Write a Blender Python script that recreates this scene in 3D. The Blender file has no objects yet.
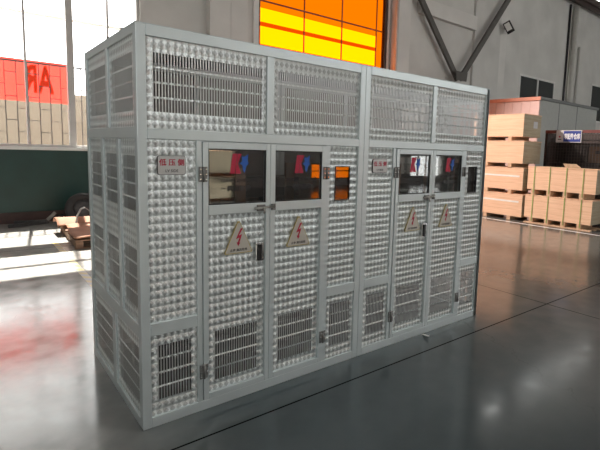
import bpy, bmesh, math, random
from mathutils import Vector, Matrix
random.seed(7)
scene = bpy.context.scene
C = scene.collection
PI = math.pi

# ------------------------------------------------------------------ materials
def new_mat(name):
    m = bpy.data.materials.new(name); m.use_nodes = True
    nt = m.node_tree; nt.nodes.clear()
    out = nt.nodes.new('ShaderNodeOutputMaterial')
    return m, nt, out

def N(nt, typ, **kw):
    n = nt.nodes.new(typ)
    for k, v in kw.items():
        if k.startswith('i_'):
            n.inputs[k[2:].replace('_', ' ')].default_value = v
        else:
            setattr(n, k, v)
    return n

def plain(name, col, rough=0.5, metal=0.0, noise=0.0, nscale=8.0, bump=0.0, bscale=60.0, spec=0.5, trans=0.0, stretch=None):
    """Principled surface whose colour is varied by a procedural noise."""
    m, nt, out = new_mat(name)
    b = N(nt, 'ShaderNodeBsdfPrincipled')
    b.inputs['Roughness'].default_value = rough
    b.inputs['Metallic'].default_value = metal
    b.inputs['Specular IOR Level'].default_value = spec
    b.inputs['Transmission Weight'].default_value = trans
    tc = N(nt, 'ShaderNodeTexCoord')
    mp = N(nt, 'ShaderNodeMapping')
    if stretch: mp.inputs['Scale'].default_value = stretch
    nt.links.new(tc.outputs['Object'], mp.inputs['Vector'])
    ns = N(nt, 'ShaderNodeTexNoise'); ns.inputs['Scale'].default_value = nscale; ns.inputs['Detail'].default_value = 5
    nt.links.new(mp.outputs['Vector'], ns.inputs['Vector'])
    rp = N(nt, 'ShaderNodeValToRGB')
    lo = [max(0, c * (1 - noise)) for c in col[:3]]; hi = [min(1, c * (1 + noise)) for c in col[:3]]
    rp.color_ramp.elements[0].color = (*lo, 1); rp.color_ramp.elements[1].color = (*hi, 1)
    rp.color_ramp.elements[0].position = .3; rp.color_ramp.elements[1].position = .7
    nt.links.new(ns.outputs['Fac'], rp.inputs['Fac'])
    nt.links.new(rp.outputs['Color'], b.inputs['Base Color'])
    if bump:
        n2 = N(nt, 'ShaderNodeTexNoise'); n2.inputs['Scale'].default_value = bscale; n2.inputs['Detail'].default_value = 3
        nt.links.new(mp.outputs['Vector'], n2.inputs['Vector'])
        bp = N(nt, 'ShaderNodeBump'); bp.inputs['Strength'].default_value = bump; bp.inputs['Distance'].default_value = .01
        nt.links.new(n2.outputs['Fac'], bp.inputs['Height'])
        nt.links.new(bp.outputs['Normal'], b.inputs['Normal'])
    nt.links.new(b.outputs['BSDF'], out.inputs['Surface'])
    return m

def swirl(name, horiz, pitch=.05, col=(.78, .82, .82)):
    """Engine-turned aluminium: rows of discs brushed in circles (anisotropic metal)."""
    m, nt, out = new_mat(name)
    L = nt.links.new
    tc = N(nt, 'ShaderNodeTexCoord'); sp = N(nt, 'ShaderNodeSeparateXYZ'); L(tc.outputs['Object'], sp.inputs[0])
    def math_(op, a, b=None, c=None):
        n = N(nt, 'ShaderNodeMath'); n.operation = op
        for i, v in enumerate((a, b, c)):
            if v is None: continue
            if isinstance(v, (int, float)): n.inputs[i].default_value = v
            else: L(v, n.inputs[i])
        return n.outputs[0]
    a = math_('DIVIDE', sp.outputs[horiz], .0385); b = math_('DIVIDE', sp.outputs['Z'], .0485)
    fa = math_('SUBTRACT', math_('FRACT', a), .5); fb = math_('SUBTRACT', math_('FRACT', b), .5)
    fa0, fb0 = fa, fb
    # the disc pressed next overlaps the lower right of this one
    def lap(f, g):
        d = math_('ADD', f, 1.0)
        return d
    r_l = math_('SQRT', math_('ADD', math_('MULTIPLY', math_('ADD', fa, 1.0), math_('ADD', fa, 1.0)), math_('MULTIPLY', fb, fb)))
    use = math_('LESS_THAN', r_l, .62)
    fa = math_('ADD', fa, use)
    r_u = math_('SQRT', math_('ADD', math_('MULTIPLY', math_('SUBTRACT', fb, 1.0), math_('SUBTRACT', fb, 1.0)), math_('MULTIPLY', fa, fa)))
    use2 = math_('LESS_THAN', r_u, .60)
    fb = math_('SUBTRACT', fb, use2)
    cb = N(nt, 'ShaderNodeCombineXYZ')
    L(math_('MULTIPLY', fb, -1.0), cb.inputs[horiz]); L(fa, cb.inputs['Z'])
    vt = N(nt, 'ShaderNodeVectorTransform'); vt.vector_type = 'VECTOR'; vt.convert_from = 'OBJECT'; vt.convert_to = 'WORLD'
    L(cb.outputs[0], vt.inputs[0])
    vn = N(nt, 'ShaderNodeVectorMath'); vn.operation = 'NORMALIZE'; L(vt.outputs[0], vn.inputs[0])
    r2 = math_('SQRT', math_('ADD', math_('MULTIPLY', fa, fa), math_('MULTIPLY', fb, fb)))
    rings = math_('SINE', math_('MULTIPLY', r2, 60.0))
    hgt = math_('ADD', math_('MULTIPLY', r2, -1.0), math_('MULTIPLY', rings, .001))
    bp = N(nt, 'ShaderNodeBump'); bp.inputs['Strength'].default_value = 1.0; bp.inputs['Distance'].default_value = pitch * .20
    L(hgt, bp.inputs['Height'])
    ns = N(nt, 'ShaderNodeTexNoise'); ns.inputs['Scale'].default_value = 3.0; L(tc.outputs['Object'], ns.inputs['Vector'])
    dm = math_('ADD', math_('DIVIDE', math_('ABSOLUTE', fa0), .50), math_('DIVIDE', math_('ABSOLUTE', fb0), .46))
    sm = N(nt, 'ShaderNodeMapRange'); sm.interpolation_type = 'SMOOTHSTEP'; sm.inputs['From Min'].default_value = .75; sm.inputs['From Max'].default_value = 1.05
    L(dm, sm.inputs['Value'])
    sheen_mix = N(nt, 'ShaderNodeMixRGB'); sheen_mix.inputs['Color1'].default_value = (*[c * .66 for c in col], 1)  # dark diamonds of the brushed discs' sheen, painted into the base colour
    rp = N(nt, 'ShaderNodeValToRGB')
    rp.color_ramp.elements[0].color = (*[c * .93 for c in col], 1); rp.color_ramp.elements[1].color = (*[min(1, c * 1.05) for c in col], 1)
    L(ns.outputs['Fac'], rp.inputs['Fac'])
    p = N(nt, 'ShaderNodeBsdfPrincipled')
    p.inputs['Metallic'].default_value = .85; p.inputs['Roughness'].default_value = .42; p.inputs['Anisotropic'].default_value = .9
    L(sm.outputs[0], sheen_mix.inputs['Fac']); L(rp.outputs['Color'], sheen_mix.inputs['Color2']); L(sheen_mix.outputs[0], p.inputs['Base Color']); L(vn.outputs[0], p.inputs['Tangent']); L(bp.outputs['Normal'], p.inputs['Normal'])
    L(p.outputs['BSDF'], out.inputs['Surface'])
    return m

def glass(name, tint=(1, 1, 1), refl=1.0, rough=.02):
    m, nt, out = new_mat(name)
    t = N(nt, 'ShaderNodeBsdfTransparent'); t.inputs['Color'].default_value = (*tint, 1)
    g = N(nt, 'ShaderNodeBsdfGlossy'); g.inputs['Roughness'].default_value = rough
    lw = N(nt, 'ShaderNodeLayerWeight'); lw.inputs['Blend'].default_value = .5
    pw = N(nt, 'ShaderNodeMath'); pw.operation = 'POWER'; pw.inputs[1].default_value = 5.0
    f = N(nt, 'ShaderNodeMath'); f.operation = 'MULTIPLY_ADD'; f.inputs[1].default_value = .96; f.inputs[2].default_value = .04
    nt.links.new(lw.outputs['Facing'], pw.inputs[0]); nt.links.new(pw.outputs[0], f.inputs[0])
    mu = N(nt, 'ShaderNodeMath'); mu.operation = 'MULTIPLY'; mu.inputs[1].default_value = refl; mu.use_clamp = True
    mx = N(nt, 'ShaderNodeMixShader')
    nt.links.new(f.outputs[0], mu.inputs[0]); nt.links.new(mu.outputs[0], mx.inputs[0])
    nt.links.new(t.outputs[0], mx.inputs[1]); nt.links.new(g.outputs[0], mx.inputs[2])
    nt.links.new(mx.outputs[0], out.inputs['Surface'])
    return m

def emit(name, col, s):
    m, nt, out = new_mat(name)
    e = N(nt, 'ShaderNodeEmission'); e.inputs['Color'].default_value = (*col, 1); e.inputs['Strength'].default_value = s
    nt.links.new(e.outputs[0], out.inputs['Surface'])
    return m

def cloth_translucent(name, col):
    m, nt, out = new_mat(name)
    d = N(nt, 'ShaderNodeBsdfDiffuse'); d.inputs['Color'].default_value = (*col, 1)
    t = N(nt, 'ShaderNodeBsdfTranslucent'); t.inputs['Color'].default_value = (*col, 1)
    mx = N(nt, 'ShaderNodeMixShader'); mx.inputs[0].default_value = .6
    nt.links.new(d.outputs[0], mx.inputs[1]); nt.links.new(t.outputs[0], mx.inputs[2])
    nt.links.new(mx.outputs[0], out.inputs['Surface'])
    return m

def wood(name, col, axis='Y', plank=.18, dark=.82):
    """Pale boards: grain stretched along the boards and a thin gap line between boards."""
    m, nt, out = new_mat(name); L = nt.links.new
    tc = N(nt, 'ShaderNodeTexCoord'); mp = N(nt, 'ShaderNodeMapping')
    mp.inputs['Scale'].default_value = (9, 1.2, 30) if axis == 'Y' else (1.2, 9, 30)
    L(tc.outputs['Object'], mp.inputs['Vector'])
    ns = N(nt, 'ShaderNodeTexNoise'); ns.inputs['Scale'].default_value = 1.6; ns.inputs['Detail'].default_value = 6; ns.inputs['Roughness'].default_value = .65
    L(mp.outputs['Vector'], ns.inputs['Vector'])
    rp = N(nt, 'ShaderNodeValToRGB'); e = rp.color_ramp.elements
    e[0].position = .32; e[0].color = (col[0] * dark, col[1] * dark * .95, col[2] * dark * .9, 1)
    e[1].position = .62; e[1].color = (*[min(1, c * 1.04) for c in col], 1)
    L(ns.outputs['Fac'], rp.inputs['Fac'])
    sp = N(nt, 'ShaderNodeSeparateXYZ'); L(tc.outputs['Object'], sp.inputs[0])
    d = N(nt, 'ShaderNodeMath'); d.operation = 'DIVIDE'; d.inputs[1].default_value = plank; L(sp.outputs['Z'], d.inputs[0])
    fr = N(nt, 'ShaderNodeMath'); fr.operation = 'FRACT'; L(d.outputs[0], fr.inputs[0])
    lt = N(nt, 'ShaderNodeMath'); lt.operation = 'LESS_THAN'; lt.inputs[1].default_value = .012; L(fr.outputs[0], lt.inputs[0])
    mx = N(nt, 'ShaderNodeMixRGB'); mx.inputs['Color2'].default_value = (col[0] * .62, col[1] * .54, col[2] * .5, 1)
    L(lt.outputs[0], mx.inputs['Fac']); L(rp.outputs['Color'], mx.inputs['Color1'])
    b = N(nt, 'ShaderNodeBsdfPrincipled'); b.inputs['Roughness'].default_value = .7; b.inputs['Specular IOR Level'].default_value = .25
    L(mx.outputs[0], b.inputs['Base Color']); L(b.outputs[0], out.inputs['Surface'])
    return m

M = {}
M['alu'] = plain('anodised_aluminium', (.60, .66, .675), rough=.42, metal=.60, noise=.03, nscale=4)
M['alu_bar'] = plain('louvre_aluminium', (.62, .64, .645), rough=.38, metal=.85, noise=.04, nscale=30)
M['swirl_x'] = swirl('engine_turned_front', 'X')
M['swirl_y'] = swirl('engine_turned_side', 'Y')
M['steel'] = plain('zinc_steel', (.42, .41, .38), rough=.35, metal=.9, noise=.15, nscale=40)
M['hinge'] = plain('grey_hinge', (.20, .20, .195), rough=.4, metal=.6, noise=.1, nscale=50)
M['black'] = plain('black_plastic', (.012, .012, .014), rough=.35, noise=.2)
M['chrome'] = plain('chrome', (.75, .75, .76), rough=.15, metal=1.0, noise=.03)
M['plate'] = plain('sign_plate_silver', (.50, .50, .50), rough=.4, metal=.4, noise=.03)
M['plate_beige'] = plain('warning_plate', (.50, .47, .42), rough=.35, metal=.15, noise=.03)
M['yellow_edge'] = plain('yellow_print', (.42, .33, .10), rough=.5, noise=.05)
M['red_print'] = plain('red_print', (.42, .010, .045), rough=.5, noise=.05)
M['blue_print'] = plain('blue_print', (.015, .10, .42), rough=.5, noise=.05)
M['black_print'] = plain('black_print', (.03, .028, .03), rough=.5, noise=.05)
M['white_print'] = plain('white_print', (.75, .75, .76), rough=.5, noise=.03)
M['pane'] = glass('clear_pane', (.86, .88, .88), refl=2.4, rough=.012)
M['winglass'] = glass('window_glass', (.97, .98, .98), refl=.4, rough=.02)
M['wall'] = plain('painted_wall', (.62, .615, .59), rough=.85, noise=.10, nscale=.8, bump=.15, bscale=25)
M['wall_light'] = plain('painted_pilaster', (.68, .67, .645), rough=.85, noise=.06, nscale=1.2, bump=.1, bscale=25)
M['green'] = plain('green_wainscot', (.013, .050, .043), rough=.35, noise=.18, nscale=2.0)
M['ceiling'] = plain('ceiling_sheet', (.42, .42, .42), rough=.8, noise=.05)
M['frame_grey'] = plain('window_frame_grey', (.55, .53, .51), rough=.5, noise=.05)
M['grille'] = plain('grille_steel', (.14, .12, .115), rough=.5, noise=.05)
M['frame_white'] = plain('window_frame_white', (.72, .72, .70), rough=.5, noise=.04)
M['frame_dark'] = plain('window_frame_dark', (.05, .03, .025), rough=.5, noise=.1)
M['frame_rust'] = plain('window_frame_orange', (.32, .05, .01), rough=.5, noise=.1)
M['skirt'] = plain('brown_skirting', (.055, .028, .024), rough=.5, noise=.2)
M['brace'] = plain('brace_steel', (.105, .10, .093), rough=.6, noise=.1, nscale=3)
M['pipe'] = plain('pale_pipe', (.50, .49, .46), rough=.6, noise=.05)
M['lens'] = plain('floodlight_lens', (.85, .85, .83), rough=.25, noise=.04)
M['darkglass'] = plain('dark_window_glass', (.022, .028, .031), rough=.25, noise=.1)
M['orange_lo'] = emit('orange_film_bright', (1, .19, .0), 4.2)
M['orange_hi'] = emit('orange_film_dim', (1, .20, .0), 1.05)
M['orange_band'] = emit('orange_film_band', (1, .085, .0), .85)
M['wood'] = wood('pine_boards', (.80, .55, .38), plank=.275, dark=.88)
M['wood_shade'] = wood('pine_boards_shade', (.44, .39, .29), axis='X', plank=.275)  # same pine darkened: shade painted into the crate ends
M['wood_raw'] = plain('pine_block', (.62, .42, .27), rough=.75, noise=.15, nscale=12)
M['strap'] = plain('green_strap', (.28, .38, .12), rough=.4, noise=.1)
M['tape'] = plain('white_tape', (.82, .80, .76), rough=.35, noise=.05)
M['paper'] = plain('paper_label', (.55, .56, .58), rough=.6, noise=.1)
M['cardboard'] = plain('brown_cardboard', (.26, .115, .06), rough=.8, noise=.15, nscale=5)
M['pallet'] = plain('old_pallet_wood', (.22, .13, .085), rough=.85, noise=.3, nscale=9, stretch=(1, 6, 6))
M['rubber'] = plain('tyre_rubber', (.022, .022, .023), rough=.8, noise=.2, bump=.3, bscale=40)
M['scrap'] = plain('scrap_steel', (.05, .05, .052), rough=.5, metal=.4, noise=.3, nscale=20)
M['bracket_steel'] = plain('bracket_steel', (.34, .34, .33), rough=.45, metal=.3, noise=.1)
M['scrap_light'] = plain('sheet_steel', (.22, .23, .22), rough=.35, metal=.7, noise=.1)
M['room_pale'] = plain('pale_panel', (.62, .46, .43), rough=.5, noise=.04)
M['room_grey'] = plain('grey_panel', (.36, .375, .36), rough=.5, noise=.05)
M['room_trim'] = plain('grey_trim', (.16, .17, .17), rough=.5, noise=.05)
M['room_red_trim'] = plain('red_trim', (.62, .28, .20), rough=.5, noise=.05)
M['cage_red'] = plain('red_rail', (.16, .040, .035), rough=.5, noise=.15)
M['cage_dark'] = plain('dark_post', (.022, .014, .014), rough=.5, noise=.2)
M['cage_back'] = plain('brown_sheet', (.060, .046, .042), rough=.7, noise=.2)
M['wire'] = plain('wire_mesh', (.10, .085, .08), rough=.5, metal=.3, noise=.1)
M['box_brown'] = plain('old_carton', (.17, .10, .06), rough=.8, noise=.2, nscale=4)
M['box_dark'] = plain('dark_bin', (.035, .03, .032), rough=.6, noise=.2)
M['box_orange'] = plain('orange_bin', (.55, .20, .03), rough=.5, noise=.1)
M['sign_blue'] = plain('sign_blue', (.025, .05, .28), rough=.4, noise=.05)
M['sign_white'] = plain('sign_white', (.56, .54, .56), rough=.4, noise=.04)
M['banner'] = cloth_translucent('red_banner_cloth', (.92, .22, .18))
M['banner_ink'] = cloth_translucent('red_banner_letters', (.85, .10, .04))
M['cream'] = plain('cream_render', (.14, .118, .092), rough=.9, noise=.05)
M['ground'] = plain('yard_concrete', (.40, .38, .35), rough=.9, noise=.1)
M['core'] = plain('transformer_core', (.06, .065, .07), rough=.5, metal=.3, noise=.1)
M['coil'] = plain('cast_resin_coil', (.075, .045, .04), rough=.35, noise=.08)
M['copper'] = plain('busbar_metal', (.30, .20, .16), rough=.4, metal=1.0, noise=.05)
M['interior'] = plain('dark_interior', (.16, .15, .145), rough=.6, noise=.1)

def floor_mat():
    m, nt, out = new_mat('polished_floor'); L = nt.links.new
    tc = N(nt, 'ShaderNodeTexCoord'); sp = N(nt, 'ShaderNodeSeparateXYZ'); L(tc.outputs['Object'], sp.inputs[0])
    def mt(op, a, b=None):
        n = N(nt, 'ShaderNodeMath'); n.operation = op
        for i, v in enumerate((a, b)):
            if v is None: continue
            if isinstance(v, (int, float)): n.inputs[i].default_value = v
            else: L(v, n.inputs[i])
        return n.outputs[0]
    def joint(coord, off, period, w):
        f = mt('FRACT', mt('ADD', mt('DIVIDE', mt('SUBTRACT', coord, off), period), .5))
        return mt('LESS_THAN', mt('ABSOLUTE', mt('SUBTRACT', f, .5)), w / period)
    j = mt('MAXIMUM', joint(sp.outputs['X'], 4.25, 6.0, .007), joint(sp.outputs['Y'], -.27, 6.0, .007))
    n1 = N(nt, 'ShaderNodeTexNoise'); n1.inputs['Scale'].default_value = .7; n1.inputs['Detail'].default_value = 7; n1.inputs['Roughness'].default_value = .62
    n2 = N(nt, 'ShaderNodeTexNoise'); n2.inputs['Scale'].default_value = 5; n2.inputs['Detail'].default_value = 6
    mp = N(nt, 'ShaderNodeMapping'); mp.inputs['Scale'].default_value = (1, 1, 1)
    L(tc.outputs['Object'], n1.inputs['Vector']); L(tc.outputs['Object'], n2.inputs['Vector'])
    rp = N(nt, 'ShaderNodeValToRGB'); e = rp.color_ramp.elements
    e[0].position = .35; e[0].color = (.043, .064, .071, 1); e[1].position = .75; e[1].color = (.072, .091, .097, 1)
    L(n1.outputs['Fac'], rp.inputs['Fac'])
    n3 = N(nt, 'ShaderNodeTexNoise'); n3.inputs['Scale'].default_value = .9; L(tc.outputs['Object'], n3.inputs['Vector'])
    # thin wandering cracks
    vo = N(nt, 'ShaderNodeTexVoronoi'); vo.feature = 'DISTANCE_TO_EDGE'; vo.inputs['Scale'].default_value = .22
    wv = N(nt, 'ShaderNodeMixRGB'); wv.blend_type = 'ADD'; wv.inputs['Fac'].default_value = .28
    L(tc.outputs['Object'], wv.inputs['Color1']); L(n2.outputs['Color'], wv.inputs['Color2']); L(wv.outputs[0], vo.inputs['Vector'])
    crack = mt('MULTIPLY', mt('LESS_THAN', vo.outputs['Distance'], mt('MULTIPLY', n3.outputs['Fac'], .0018)), .35)
    # specks
    
    vs = N(nt, 'ShaderNodeTexVoronoi'); vs.inputs['Scale'].default_value = 1.3; L(tc.outputs['Object'], vs.inputs['Vector'])
    speck = mt('LESS_THAN', vs.outputs['Distance'], .022)
    mask = mt('MAXIMUM', mt('MAXIMUM', j, crack), mt('MULTIPLY', speck, .7))
    mx = N(nt, 'ShaderNodeMixRGB'); mx.inputs['Color2'].default_value = (.008, .009, .009, 1)
    xs = N(nt, 'ShaderNodeMapRange'); xs.interpolation_type = 'SMOOTHSTEP'; xs.inputs['From Min'].default_value = .9; xs.inputs['From Max'].default_value = -.7
    L(mt('ADD', sp.outputs['X'], mt('MULTIPLY', n3.outputs['Fac'], .5)), xs.inputs['Value'])
    x2 = N(nt, 'ShaderNodeMapRange'); x2.interpolation_type = 'SMOOTHSTEP'; x2.inputs['From Min'].default_value = 2.2; x2.inputs['From Max'].default_value = 1.2; L(sp.outputs['X'], x2.inputs['Value'])
    y2 = N(nt, 'ShaderNodeMapRange'); y2.interpolation_type = 'SMOOTHSTEP'; y2.inputs['From Min'].default_value = .2; y2.inputs['From Max'].default_value = 1.3; L(sp.outputs['Y'], y2.inputs['Value'])
    pale_mask = mt('MAXIMUM', xs.outputs[0], mt('MULTIPLY', x2.outputs[0], y2.outputs[0]))  # mask for paler floor colour towards the left
    pale_left = N(nt, 'ShaderNodeMixRGB'); pale_left.inputs['Color2'].default_value = (.40, .385, .36, 1)
    L(mt('MULTIPLY', pale_mask, mt('ADD', mt('MULTIPLY', n2.outputs['Fac'], .9), .45)), pale_left.inputs['Fac']); L(rp.outputs['Color'], pale_left.inputs['Color1'])
    xr = N(nt, 'ShaderNodeMapRange'); xr.interpolation_type = 'SMOOTHSTEP'; xr.inputs['From Min'].default_value = 1.6; xr.inputs['From Max'].default_value = 5.0
    L(mt('ADD', sp.outputs['X'], mt('MULTIPLY', n1.outputs['Fac'], .8)), xr.inputs['Value'])
    pale_right = N(nt, 'ShaderNodeMixRGB'); pale_right.inputs['Color2'].default_value = (.16, .155, .145, 1)  # paler floor colour towards the right
    L(mt('MULTIPLY', xr.outputs[0], mt('ADD', mt('MULTIPLY', n2.outputs['Fac'], .6), .35)), pale_right.inputs['Fac']); L(pale_left.outputs[0], pale_right.inputs['Color1'])
    mask = mt('MAXIMUM', mt('MAXIMUM', j, mt('MULTIPLY', crack, mt('MAXIMUM', xs.outputs[0], xr.outputs[0]))), mt('MULTIPLY', speck, .6))
    L(mask, mx.inputs['Fac']); L(pale_right.outputs[0], mx.inputs['Color1'])
    b = N(nt, 'ShaderNodeBsdfPrincipled')
    b.inputs['IOR'].default_value = 1.55; b.inputs['Specular IOR Level'].default_value = .5
    L(mx.outputs[0], b.inputs['Base Color'])
    rr = N(nt, 'ShaderNodeMapRange'); rr.inputs['From Min'].default_value = .3; rr.inputs['From Max'].default_value = .7
    rr.inputs['To Min'].default_value = .11; rr.inputs['To Max'].default_value = .21
    L(n2.outputs['Fac'], rr.inputs['Value']); L(rr.outputs[0], b.inputs['Roughness']); L(mt('MULTIPLY', mt('SUBTRACT', 1.0, j), .5), b.inputs['Specular IOR Level'])
    bp = N(nt, 'ShaderNodeBump'); bp.inputs['Strength'].default_value = .03; bp.inputs['Distance'].default_value = .01
    L(n2.outputs['Fac'], bp.inputs['Height']); L(bp.outputs['Normal'], b.inputs['Normal'])
    L(b.outputs[0], out.inputs['Surface'])
    return m
M['floor'] = floor_mat()

def hazard_mat():
    m, nt, out = new_mat('worn_yellow_hatching'); L = nt.links.new
    tc = N(nt, 'ShaderNodeTexCoord'); sp = N(nt, 'ShaderNodeSeparateXYZ'); L(tc.outputs['Object'], sp.inputs[0])
    ad = N(nt, 'ShaderNodeMath'); ad.operation = 'ADD'; L(sp.outputs['X'], ad.inputs[0]); L(sp.outputs['Y'], ad.inputs[1])
    dv = N(nt, 'ShaderNodeMath'); dv.operation = 'DIVIDE'; dv.inputs[1].default_value = .22; L(ad.outputs[0], dv.inputs[0])
    fr = N(nt, 'ShaderNodeMath'); fr.operation = 'FRACT'; L(dv.outputs[0], fr.inputs[0])
    lt = N(nt, 'ShaderNodeMath'); lt.operation = 'LESS_THAN'; lt.inputs[1].default_value = .5; L(fr.outputs[0], lt.inputs[0])
    mx = N(nt, 'ShaderNodeMixRGB'); mx.inputs['Color1'].default_value = (.33, .315, .28, 1); mx.inputs['Color2'].default_value = (.46, .36, .12, 1)
    L(lt.outputs[0], mx.inputs['Fac'])
    b = N(nt, 'ShaderNodeBsdfPrincipled'); b.inputs['Roughness'].default_value = .35
    L(mx.outputs[0], b.inputs['Base Color']); L(b.outputs[0], out.inputs['Surface'])
    return m
M['hazard'] = hazard_mat()

# ------------------------------------------------------------------ mesh helpers
class MB:
    def __init__(self, *mats):
        self.bm = bmesh.new(); self.mats = [M[k] for k in mats]
    def box(self, lo, hi, mi=0, bev=0.0):
        x0, y0, z0 = lo; x1, y1, z1 = hi
        v = [self.bm.verts.new(p) for p in ((x0, y0, z0), (x1, y0, z0), (x1, y1, z0), (x0, y1, z0), (x0, y0, z1), (x1, y0, z1), (x1, y1, z1), (x0, y1, z1))]
        fs = [self.bm.faces.new([v[i] for i in q]) for q in ((3, 2, 1, 0), (4, 5, 6, 7), (0, 1, 5, 4), (1, 2, 6, 5), (2, 3, 7, 6), (3, 0, 4, 7))]
        for f in fs: f.material_index = mi
        if bev > 0:
            es = list({e for f in fs for e in f.edges})
            r = bmesh.ops.bevel(self.bm, geom=es, offset=bev, segments=2, affect='EDGES', profile=.5)
            for f in r['faces']: f.material_index = mi
        return self
    def poly(self, pts, mi=0):
        f = self.bm.faces.new([self.bm.verts.new(p) for p in pts]); f.material_index = mi
        return f
    def prism(self, pts, d, mi=0):
        """extrude a polygon (3-D points) by vector d"""
        a = [self.bm.verts.new(p) for p in pts]; b = [self.bm.verts.new(Vector(p) + Vector(d)) for p in pts]
        n = len(a)
        fs = [self.bm.faces.new(a[::-1]), self.bm.faces.new(b)]
        for i in range(n): fs.append(self.bm.faces.new((a[i], a[(i + 1) % n], b[(i + 1) % n], b[i])))
        for f in fs: f.material_index = mi
        return self
    def tube(self, pts, r, mi=0, seg=10, cap=True, closed=False):
        pts = [Vector(p) for p in pts]; rings = []
        n = len(pts)
        for i, p in enumerate(pts):
            a = pts[i - 1] if (i > 0 or closed) else p; b = pts[(i + 1) % n] if (i < n - 1 or closed) else p
            t = (b - a).normalized()
            up = Vector((0, 0, 1)) if abs(t.z) < .95 else Vector((1, 0, 0))
            u = t.cross(up).normalized(); w = t.cross(u).normalized()
            rr = r[i] if isinstance(r, (list, tuple)) else r
            rings.append([self.bm.verts.new(p + u * rr * math.cos(2 * PI * k / seg) + w * rr * math.sin(2 * PI * k / seg)) for k in range(seg)])
        m = n if closed else n - 1
        for i in range(m):
            A, B = rings[i], rings[(i + 1) % n]
            for k in range(seg):
                f = self.bm.faces.new((A[k], A[(k + 1) % seg], B[(k + 1) % seg], B[k])); f.material_index = mi; f.smooth = True
        if cap and not closed:
            self.bm.faces.new(rings[0][::-1]).material_index = mi; self.bm.faces.new(rings[-1]).material_index = mi
        return self
    def bar(self, p0, p1, w, h, mi=0):
        """rectangular bar from p0 to p1"""
        p0 = Vector(p0); p1 = Vector(p1); t = (p1 - p0).normalized()
        up = Vector((0, 1, 0)) if abs(t.y) < .9 else Vector((0, 0, 1))
        u = t.cross(up).normalized(); v = u.cross(t).normalized()
        q = [p0 + u * (sx * w / 2) + v * (sy * h / 2) for sx, sy in ((-1, -1), (1, -1), (1, 1), (-1, 1))]
        return self.prism(q, p1 - p0, mi)
    def text(self, st, size, place, mi=0, bold=0.0, depth=.0004, sx=1.0):
        """flat lettering centred on the origin of place(); bold thickens it with shifted copies"""
        cu = bpy.data.curves.new('t', 'FONT'); cu.body = st; cu.size = size
        cu.extrude = depth; cu.resolution_u = 2
        ob = bpy.data.objects.new('t', cu); C.objects.link(ob)
        dg = bpy.context.evaluated_depsgraph_get(); dg.update()
        me = bpy.data.meshes.new_from_object(ob.evaluated_get(dg))
        xs = [v.co.x for v in me.vertices]; ys = [v.co.y for v in me.vertices]
        cx, cy = (min(xs) + max(xs)) / 2, (min(ys) + max(ys)) / 2
        offs = [(0, 0)] if not bold else [(-bold, -bold), (bold, -bold), (-bold, bold), (bold, bold)]
        for k, (ox, oy) in enumerate(offs):
            vs = [self.bm.verts.new(place((v.co.x - cx) * sx + ox, v.co.y - cy + oy, v.co.z + k * 2e-5)) for v in me.vertices]
            for p in me.polygons:
                try: self.bm.faces.new([vs[i] for i in p.vertices]).material_index = mi
                except ValueError: pass
        bpy.data.objects.remove(ob); bpy.data.curves.remove(cu); bpy.data.meshes.remove(me)
        return self
    def build(self, name, parent=None, loc=(0, 0, 0), rot=(0, 0, 0), normals=True):
        if normals: bmesh.ops.recalc_face_normals(self.bm, faces=self.bm.faces)
        me = bpy.data.meshes.new(name); self.bm.to_mesh(me); self.bm.free()
        for m in self.mats: me.materials.append(m)
        o = bpy.data.objects.new(name, me); C.objects.link(o)
        o.location = loc; o.rotation_euler = rot
        if parent: o.parent = parent
        return o

def tag(o, label=None, cat=None, group=None, kind=None):
    if label: o['label'] = label
    if cat: o['category'] = cat
    if group: o['group'] = group
    if kind: o['kind'] = kind
    return o
def thing(name, label, cat, loc=(0, 0, 0), rotz=0, group=None):
    o = bpy.data.objects.new(name, None); C.objects.link(o)
    o.empty_display_size = .1
    o.location = loc; o.rotation_euler = (0, 0, rotz)
    return tag(o, label, cat, group)
def copy_tree(o, parent=None):
    c = o.copy(); C.objects.link(c)
    if parent: c.parent = parent
    for ch in list(o.children): copy_tree(ch, c)
    return c
def struct(o): o['kind'] = 'structure'; return o

# ------------------------------------------------------------------ camera (solved from the enclosure's corners)
def cam():
    a, b, c = -.7116, -.1145, -.0334
    Rz = Matrix.Rotation(a, 3, 'Z'); Rx = Matrix.Rotation(b, 3, 'X'); Ry = Matrix.Rotation(c, 3, 'Y')
    R = Rz @ Rx @ Ry
    r, f, u = R.col[0], R.col[1], R.col[2]
    cd = bpy.data.cameras.new('camera'); o = bpy.data.objects.new('camera', cd); C.objects.link(o)
    m3 = Matrix((r, u, -f)).transposed()
    o.matrix_world = Matrix.Translation((-.7380, -2.6843, 1.6695)) @ m3.to_4x4()
    cd.sensor_width = 36; cd.lens = 461.8123 / 600 * 36
    cd.shift_x = -56.156 / 600; cd.shift_y = -22.387 / 600
    cd.clip_start = .05; cd.clip_end = 200
    scene.camera = o
cam()

# ------------------------------------------------------------------ the hall
X0, X1, Y0, Y1, ZC = -13.0, 30.0, -14.0, 8.5, 11.5
struct(MB('floor').box((X0 - .3, Y0 - .3, -.2), (X1 + .3, Y1 + .3, 0)).build('floor'))

def cells(lo, hi, holes):
    """rectangles that cover lo..hi except the holes (x0,x1,z0,z1)"""
    xs = sorted({lo[0], hi[0], *[h[0] for h in holes], *[h[1] for h in holes]})
    out = []
    for a, b in zip(xs, xs[1:]):
        zs = [(h[2], h[3]) for h in holes if h[0] <= a + 1e-6 and h[1] >= b - 1e-6]
        z = lo[1]
        for z0, z1 in sorted(zs):
            if z0 > z: out.append((a, b, z, z0))
            z = z1
        if z < hi[1]: out.append((a, b, z, hi[1]))
    return out

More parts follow.
